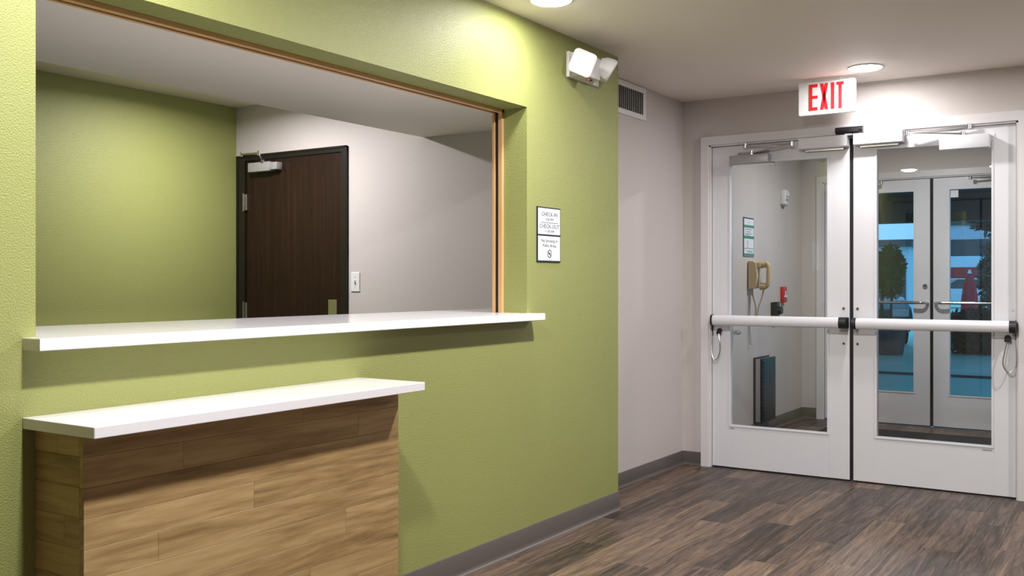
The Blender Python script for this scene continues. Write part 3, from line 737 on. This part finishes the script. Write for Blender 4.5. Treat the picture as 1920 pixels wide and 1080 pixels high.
t = thing('alarm_strobe', 'white fire strobe box high on the vestibule wall', 'alarm strobe', (3.54, YG, 1.885))
obj('body', bx(3.497, 3.585, YG - 0.045, YG + 0.001, 1.888, 2.012, bev=0.008), WHITEP, t, smooth=True)
obj('strobe_lens', bx(3.515, 3.567, YG - 0.062, YG - 0.043, 1.955, 1.99, bev=0.008), LENS, t, smooth=True)
obj('lettering', text_bm('FIRE', 0.034, (3.541, YG - 0.0455, 1.925), (1, 0, 0), (0, 0, 1), 0.0006), NAVY, t)
obj('bottom_collar', bx(3.51, 3.572, YG - 0.04, YG - 0.003, 1.874, 1.889, bev=0.002), GREYM, t)

t = thing('door_holder', 'black magnetic door holder low on the vestibule wall beside the red alarm', 'door holder', (3.28, YG, 0.92))
obj('base_plate', bx(3.247, 3.325, YG - 0.022, YG + 0.001, 0.920, 1.058, bev=0.003), BLACK, t)
obj('box', bx(3.252, 3.320, YG - 0.055, YG - 0.020, 0.925, 1.062, bev=0.003), BLACK, t)
obj('magnet', cy((3.286, YG - 0.054, 0.992), (3.286, YG - 0.085, 0.992), 0.036, 24, 0.030), BLACK, t, smooth=True)

t = thing('wall_heater', 'black wall heater with grey flange near the vestibule floor', 'heater', (3.0, YG, 0.10))
obj('flange', bx(2.825, 3.185, YG - 0.012, YG + 0.001, 0.098, 0.625, bev=0.002), BLACK, t)
obj('casing', bx(2.838, 3.172, YG - 0.055, YG - 0.010, 0.112, 0.612, bev=0.003), ALU, t)
gr_ = obj('grille', bx(2.836, 3.174, YG - 0.066, YG - 0.053, 0.106, 0.618, bev=0.002), BLACK, t)
for k in range(16):
    zz = 0.135 + k * 0.0295
    obj('louvre', bx(2.855, 3.155, YG - 0.071, YG - 0.064, zz, zz + 0.013, bev=0.001), BLACK, gr_)

obj_m = tag(obj('door_mat', pr(rrect(2.05, 3.70, -1.70, -0.12, 0.02), 'Z', 0.0, 0.011), MATF, None, loc=(2.9, -0.9, 0)), 'charcoal entrance mat on the vestibule floor', 'mat')

# ------------------------------------------------------------------ outer doors
fr2 = thing('trim_6', 'white painted steel frame around the outer entrance doors', 'door frame', (XO, -0.85, 0), kind='structure')
frame(fr2, XO - 0.012, XO + 0.125, -1.742, 0.047, 2.106, 0.066, FRAMEW)
XQ = XO + 0.02
ol = leaf('door_4', 'white glazed outer door leaf with a key cylinder above its pull bar', -0.8342, 0.043, -0.7027, -0.088, 0.286, 1.999, 2.102, XQ, 0.044, PANE_OUT, WHITE)
orr = leaf('door_5', 'white glazed outer door leaf with a small white sticker on its glass', -1.738, -0.8594, -1.603, -0.9882, 0.279, 2.001, 2.102, XQ, 0.044, PANE_OUT, WHITE)
obj('meeting_seal', bx(XQ + 0.004, XQ + 0.05, -0.8595, -0.834, 0.01, 2.10), RUBBER, ol)
for d_, ya, yb in ((ol, -0.834, 0.043), (orr, -1.738, -0.86)):
    obj('door_sweep', bx(XQ + 0.004, XQ + 0.04, ya, yb, 0.001, 0.011), RUBBER, d_)
def pull(d, ya, yb, z=1.052):
    x = XQ - 0.062
    pts = spline([(XQ + 0.001, ya, z - 0.006), (x + 0.03, ya + 0.005, z - 0.003), (x, ya + 0.035, z), (x, ya + 0.12, z), (x, (ya + yb) / 2, z), (x, yb - 0.12, z), (x, yb - 0.035, z), (x + 0.03, yb - 0.005, z - 0.003), (XQ + 0.001, yb, z - 0.006)], 6)
    obj('pull_bar', tb(pts, 0.0125, 10), CHROME, d, smooth=True)
pull(ol, -0.815, -0.02); pull(orr, -1.68, -0.880)
kc = obj('key_cylinder', cy((XQ - 0.012, -0.7955, 1.194), (XQ + 0.001, -0.7955, 1.194), 0.019, 24), STEEL, ol, smooth=True)
obj('keyway', cy((XQ - 0.014, -0.7955, 1.194), (XQ - 0.011, -0.7955, 1.194), 0.008, 12), BLACK, kc)
obj('sticker', bx(XQ + 0.017, XQ + 0.0186, -1.052, -0.992, 1.935, 1.995), SIGNW, orr)
closer(ol, -0.36, -0.10, 2.010, 2.062, XQ - 0.06, XQ - 0.004, GREYM, [(XQ - 0.03, -0.24, 2.072), (XQ - 0.09, -0.46, 2.080), (XQ - 0.03, -0.2, 2.090)])
closer(orr, -1.60, -1.33, 2.010, 2.062, XQ - 0.06, XQ - 0.004, GREYM, [(XQ - 0.03, -1.45, 2.072), (XQ - 0.09, -1.16, 2.080), (XQ - 0.03, -1.48, 2.090)])

# ------------------------------------------------------------------ outdoors at dusk
def pt(px, depth, z=0.0):
    """ground position seen at image column px, at the given depth along the view axis"""
    fw = Vector((math.cos(YAW), math.sin(YAW))); rt = Vector((math.sin(YAW), -math.cos(YAW)))
    q = Vector(CAM[:2]) + (fw + rt * ((px - 960) / 1838.06)) * depth
    return Vector((q.x, q.y, z))
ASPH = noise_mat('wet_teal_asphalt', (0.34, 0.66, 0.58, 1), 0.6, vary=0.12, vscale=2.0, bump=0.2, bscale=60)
KERB = noise_mat('kerb_concrete', (0.05, 0.055, 0.06, 1), 0.8)
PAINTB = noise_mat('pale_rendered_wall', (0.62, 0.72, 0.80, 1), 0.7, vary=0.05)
DARKW = noise_mat('dark_shopfront', (0.04, 0.05, 0.06, 1), 0.3)
REDF = noise_mat('red_fascia', (0.42, 0.02, 0.03, 1), 0.5)
REDC = noise_mat('red_canvas', (0.42, 0.012, 0.03, 1), 0.75, vary=0.2, vscale=14)
ROOFD = noise_mat('dark_porch_paint', (0.02, 0.02, 0.025, 1), 0.7)
LEAF = noise_mat('leaf_green', (0.06, 0.17, 0.04, 1), 0.55, vary=0.35, vscale=5)
LEAFD = noise_mat('dark_leaf_green', (0.014, 0.03, 0.014, 1), 0.55, vary=0.35, vscale=5)
BARK = noise_mat('bark', (0.035, 0.026, 0.02, 1), 0.9, vary=0.2, vscale=20)
CARP = noise_mat('teal_car_paint', (0.05, 0.16, 0.19, 1), 0.2, 0.3, vary=0.02)
CARW = noise_mat('white_car_paint', (0.6, 0.68, 0.75, 1), 0.25, vary=0.02)

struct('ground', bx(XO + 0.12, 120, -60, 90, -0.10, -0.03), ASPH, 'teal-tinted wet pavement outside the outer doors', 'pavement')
struct('trim_7', bx(XO + 0.12, 16.3, -2.5, 7.5, 2.95, 3.05), ROOFD, 'dark porch roof over the drive outside', 'porch roof')
struct('trim_8', bx(16.0, 16.3, -2.5, 7.5, 2.42, 2.95), ROOFD, 'dark beam along the far edge of the porch roof', 'porch beam')
o = tag(obj('kerb', bx(9.3, 9.36, -7, 8.5, -0.04, 0.0, bev=0.005), KERB, None, loc=(9.4, 0, -0.04)), 'low dark kerb crossing the teal drive outside', 'kerb')

def foliage(bm, c, rad, n, size, rnd):
    for _ in range(n):
        while True:
            q = Vector((rnd.uniform(-1, 1), rnd.uniform(-1, 1), rnd.uniform(-1, 1)))
            if 0.25 < q.length < 1: break
        p = Vector(c) + Vector((q.x * rad[0], q.y * rad[1], q.z * rad[2]))
        d = Vector((rnd.gauss(0, 1), rnd.gauss(0, 1), rnd.gauss(0, .7))).normalized(); w = d.orthogonal().normalized() * size * 0.28
        l = d * size
        nrm = d.cross(w).normalized() * size * 0.06
        bm.faces.new([bm.verts.new(v) for v in (p, p + l * 0.5 + w + nrm, p + l, p + l * 0.5 - w + nrm)])
def tree(name, label, base, h, rad, crown_z, n, size, seed, mat, cat='tree', stems=1, pot=False, group=None):
    rnd = random.Random(seed)
    t = thing(name, label, cat, tuple(base), group)
    z0 = base.z
    if pot:
        bm = bmesh.new(); cyl(bm, (base.x, base.y, z0), (base.x, base.y, z0 + 0.42), 0.20, 20, 0.27)
        obj('pot', bm, KERB, t, smooth=True); z0 += 0.36
    for k in range(stems):
        a = rnd.uniform(0, 6.28); s = 0.12 * (stems > 1)
        obj('trunk', tb(spline([(base.x + s * math.cos(a), base.y + s * math.sin(a), z0), (base.x + 1.3 * s * math.cos(a), base.y + 1.3 * s * math.sin(a), (z0 + crown_z) / 2), (base.x + s * math.cos(a + 1), base.y + s * math.sin(a + 1), crown_z + rad[2] * 0.3)], 4), 0.02 if stems > 1 else 0.09, 7), BARK, t)
    bm = bmesh.new(); foliage(bm, (base.x, base.y, crown_z), rad, n, size, rnd)
    fo_ = obj('foliage', bm, mat, t); fo_['kind'] = 'stuff'
    return t
tree('potted_tree', 'small leafy tree in a pot outside the outer doors', pt(1670, 17, -0.03), 1.9, (0.20, 0.20, 0.46), 1.42, 1500, 0.11, 3, LEAF, stems=3, pot=True)
tree('tree', 'dark leafy tree at the edge of the drive behind the hedge', pt(1876, 27, -0.03), 4, (0.5, 0.5, 1.15), 1.45, 1500, 0.22, 5, LEAFD)
tree('tree', 'tall dark tree whose crown hangs over the far building', pt(1915, 40, -0.03), 7, (2.0, 2.0, 1.5), 4.4, 2600, 0.45, 6, LEAFD)
t = thing('hedge', 'low dark clipped hedge beyond the teal drive', 'hedge', tuple(pt(1810, 17.2, -0.03)))
c = pt(1835, 17.2, 0.34); rnd = random.Random(9); bm = bmesh.new(); foliage(bm, c, (0.6, 0.75, 0.42), 2600, 0.12, rnd)
f_ = obj('foliage', bm, LEAFD, t); f_['kind'] = 'stuff'

# folded red umbrella
u = pt(1818, 23, -0.03)
t = thing('folded_umbrella', 'folded red umbrella with a pale tip beyond the hedge', 'umbrella', tuple(u))
bm = bmesh.new(); n = 24; rings = []
for z_, r_ in ((1.44, 0.02), (1.36, 0.07), (1.15, 0.125), (0.85, 0.16), (0.55, 0.175), (0.36, 0.165)):
    rings.append([bm.verts.new((u.x + r_ * (1 + 0.13 * math.cos(8 * a)) * math.cos(a), u.y + r_ * (1 + 0.13 * math.cos(8 * a)) * math.sin(a), z_)) for a in (2 * PI * k / n for k in range(n))])
for a, b in zip(rings, rings[1:]):
    for k in range(n): bm.faces.new((a[k], a[(k + 1) % n], b[(k + 1) % n], b[k]))
bm.faces.new(rings[0]); bm.faces.new(list(reversed(rings[-1])))
obj('canopy', bm, REDC, t, smooth=True)
obj('tip', cy((u.x, u.y, 1.43), (u.x, u.y, 1.52), 0.045, 14, 0.02), PAINTB, t)
obj('pole', cy((u.x, u.y, -0.03), (u.x, u.y, 0.40), 0.025, 12), STEEL, t)
obj('base', cy((u.x, u.y, -0.03), (u.x, u.y, 0.04), 0.24, 20, 0.20), KERB, t)

def car(name, label, base, ang, body, length=4.4):
    t = thing(name, label, 'car', tuple(base))
    t.rotation_euler = (0, 0, ang)
    def add(nm, bm, mat, sm=False):
        o = obj(nm, bm, mat, None, sm); o.parent = t; return o
    L_ = length / 2; Wd = 0.88
    low = [(-L_, 0.32), (-L_ + 0.05, 0.70), (-L_ + 0.25, 0.88), (-L_ + 1.1, 0.95), (L_ - 1.25, 0.95), (L_ - 0.2, 0.80), (L_, 0.60), (L_, 0.30), (L_ - 0.3, 0.24), (-L_ + 0.3, 0.24)]
    bm = bmesh.new(); prism(bm, low, 'Y', -Wd, Wd)
    bmesh.ops.bevel(bm, geom=bm.edges[:], offset=0.05, segments=2, affect='EDGES')
    add('car_body', bm, body, True)
    bm = bmesh.new()
    lo_ = [(-L_ + 0.35, -Wd + 0.06), (L_ - 1.15, -Wd + 0.06), (L_ - 1.15, Wd - 0.06), (-L_ + 0.35, Wd - 0.06)]; hi_ = [(-L_ + 0.95, -Wd + 0.22), (L_ - 1.95, -Wd + 0.22), (L_ - 1.95, Wd - 0.22), (-L_ + 0.95, Wd - 0.22)]
    A = [bm.verts.new((x, y, 0.92)) for x, y in lo_]; B = [bm.verts.new((x, y, 1.40)) for x, y in hi_]
    for k in range(4): bm.faces.new((A[k], A[(k + 1) % 4], B[(k + 1) % 4], B[k]))
    bm.faces.new(B); bm.faces.new(list(reversed(A)))
    add('cabin_glass', bm, DARKW)
    bm = bmesh.new(); prism(bm, hi_, 'Z', 1.395, 1.45); add('roof', bm, body)
    for sx in (-L_ + 0.85, L_ - 0.9):
        for sy in (-1, 1):
            add('wheel', cy((sx, sy * (Wd - 0.20), 0.33), (sx, sy * (Wd + 0.01), 0.33), 0.33, 24), RUBBER, True)
    for sy in (-1, 1):
        add('headlight', bx(L_ - 0.07, L_ + 0.012, sy * 0.80, sy * 0.50, 0.58, 0.72, bev=0.02), LENS)
    add('grille', bx(L_ - 0.05, L_ + 0.014, -0.42, 0.42, 0.38, 0.62, bev=0.01), BLACK)
    return t
b0 = pt(1600, 21.5, -0.03)
car('parked_car', 'teal car parked on the drive behind the small potted tree', b0, math.radians(200), CARP)
car('parked_car', 'white car parked far off in front of the building with the red fascia', pt(1795, 48, -0.03), math.radians(120), CARW)

# far buildings
bd = thing('far_building', 'pale flat-roofed building with a red fascia band across the road', 'building', tuple(pt(1790, 75, -0.03)))
c = pt(1800, 75)
obj('wall', bx(c.x, c.x + 8, c.y - 12, c.y + 2.5, -0.03, 5.6), PAINTB, bd)
obj('canopy_slab', bx(c.x - 5, c.x, c.y - 12, c.y + 1.2, 3.1, 4.3), DARKW, bd)
obj('canopy_face', bx(c.x - 5.1, c.x - 5, c.y - 12, c.y + 1.2, 2.25, 3.1), PAINTB, bd)
obj('red_fascia', bx(c.x - 5.15, c.x - 5, c.y - 12, c.y + 1.2, 1.6, 2.3), REDF, bd)
obj('roof_edge', bx(c.x - 0.2, c.x + 8, c.y - 12, c.y + 2.6, 5.6, 5.9), DARKW, bd)
for k in range(4):
    ww = obj('window', bx(c.x - 0.06, c.x, c.y - 10 + k * 3, c.y - 8 + k * 3, 0.6, 2.2), DARKW, bd)
sh = thing('side_shed', 'pale blue-lit wall behind the small potted tree outside', 'building', tuple(pt(1690, 34, -0.03)))
c = pt(1690, 34)
obj('wall', bx(c.x, c.x + 4, c.y - 0.25, c.y + 3.0, -0.03, 2.45), PAINTB, sh)
obj('roof', bx(c.x - 0.3, c.x + 4.2, c.y - 0.4, c.y + 3.2, 2.45, 2.7), DARKW, sh)
obj('doorway', bx(c.x - 0.03, c.x, c.y - 0.15, c.y + 0.1, -0.03, 2.0), DARKW, sh)
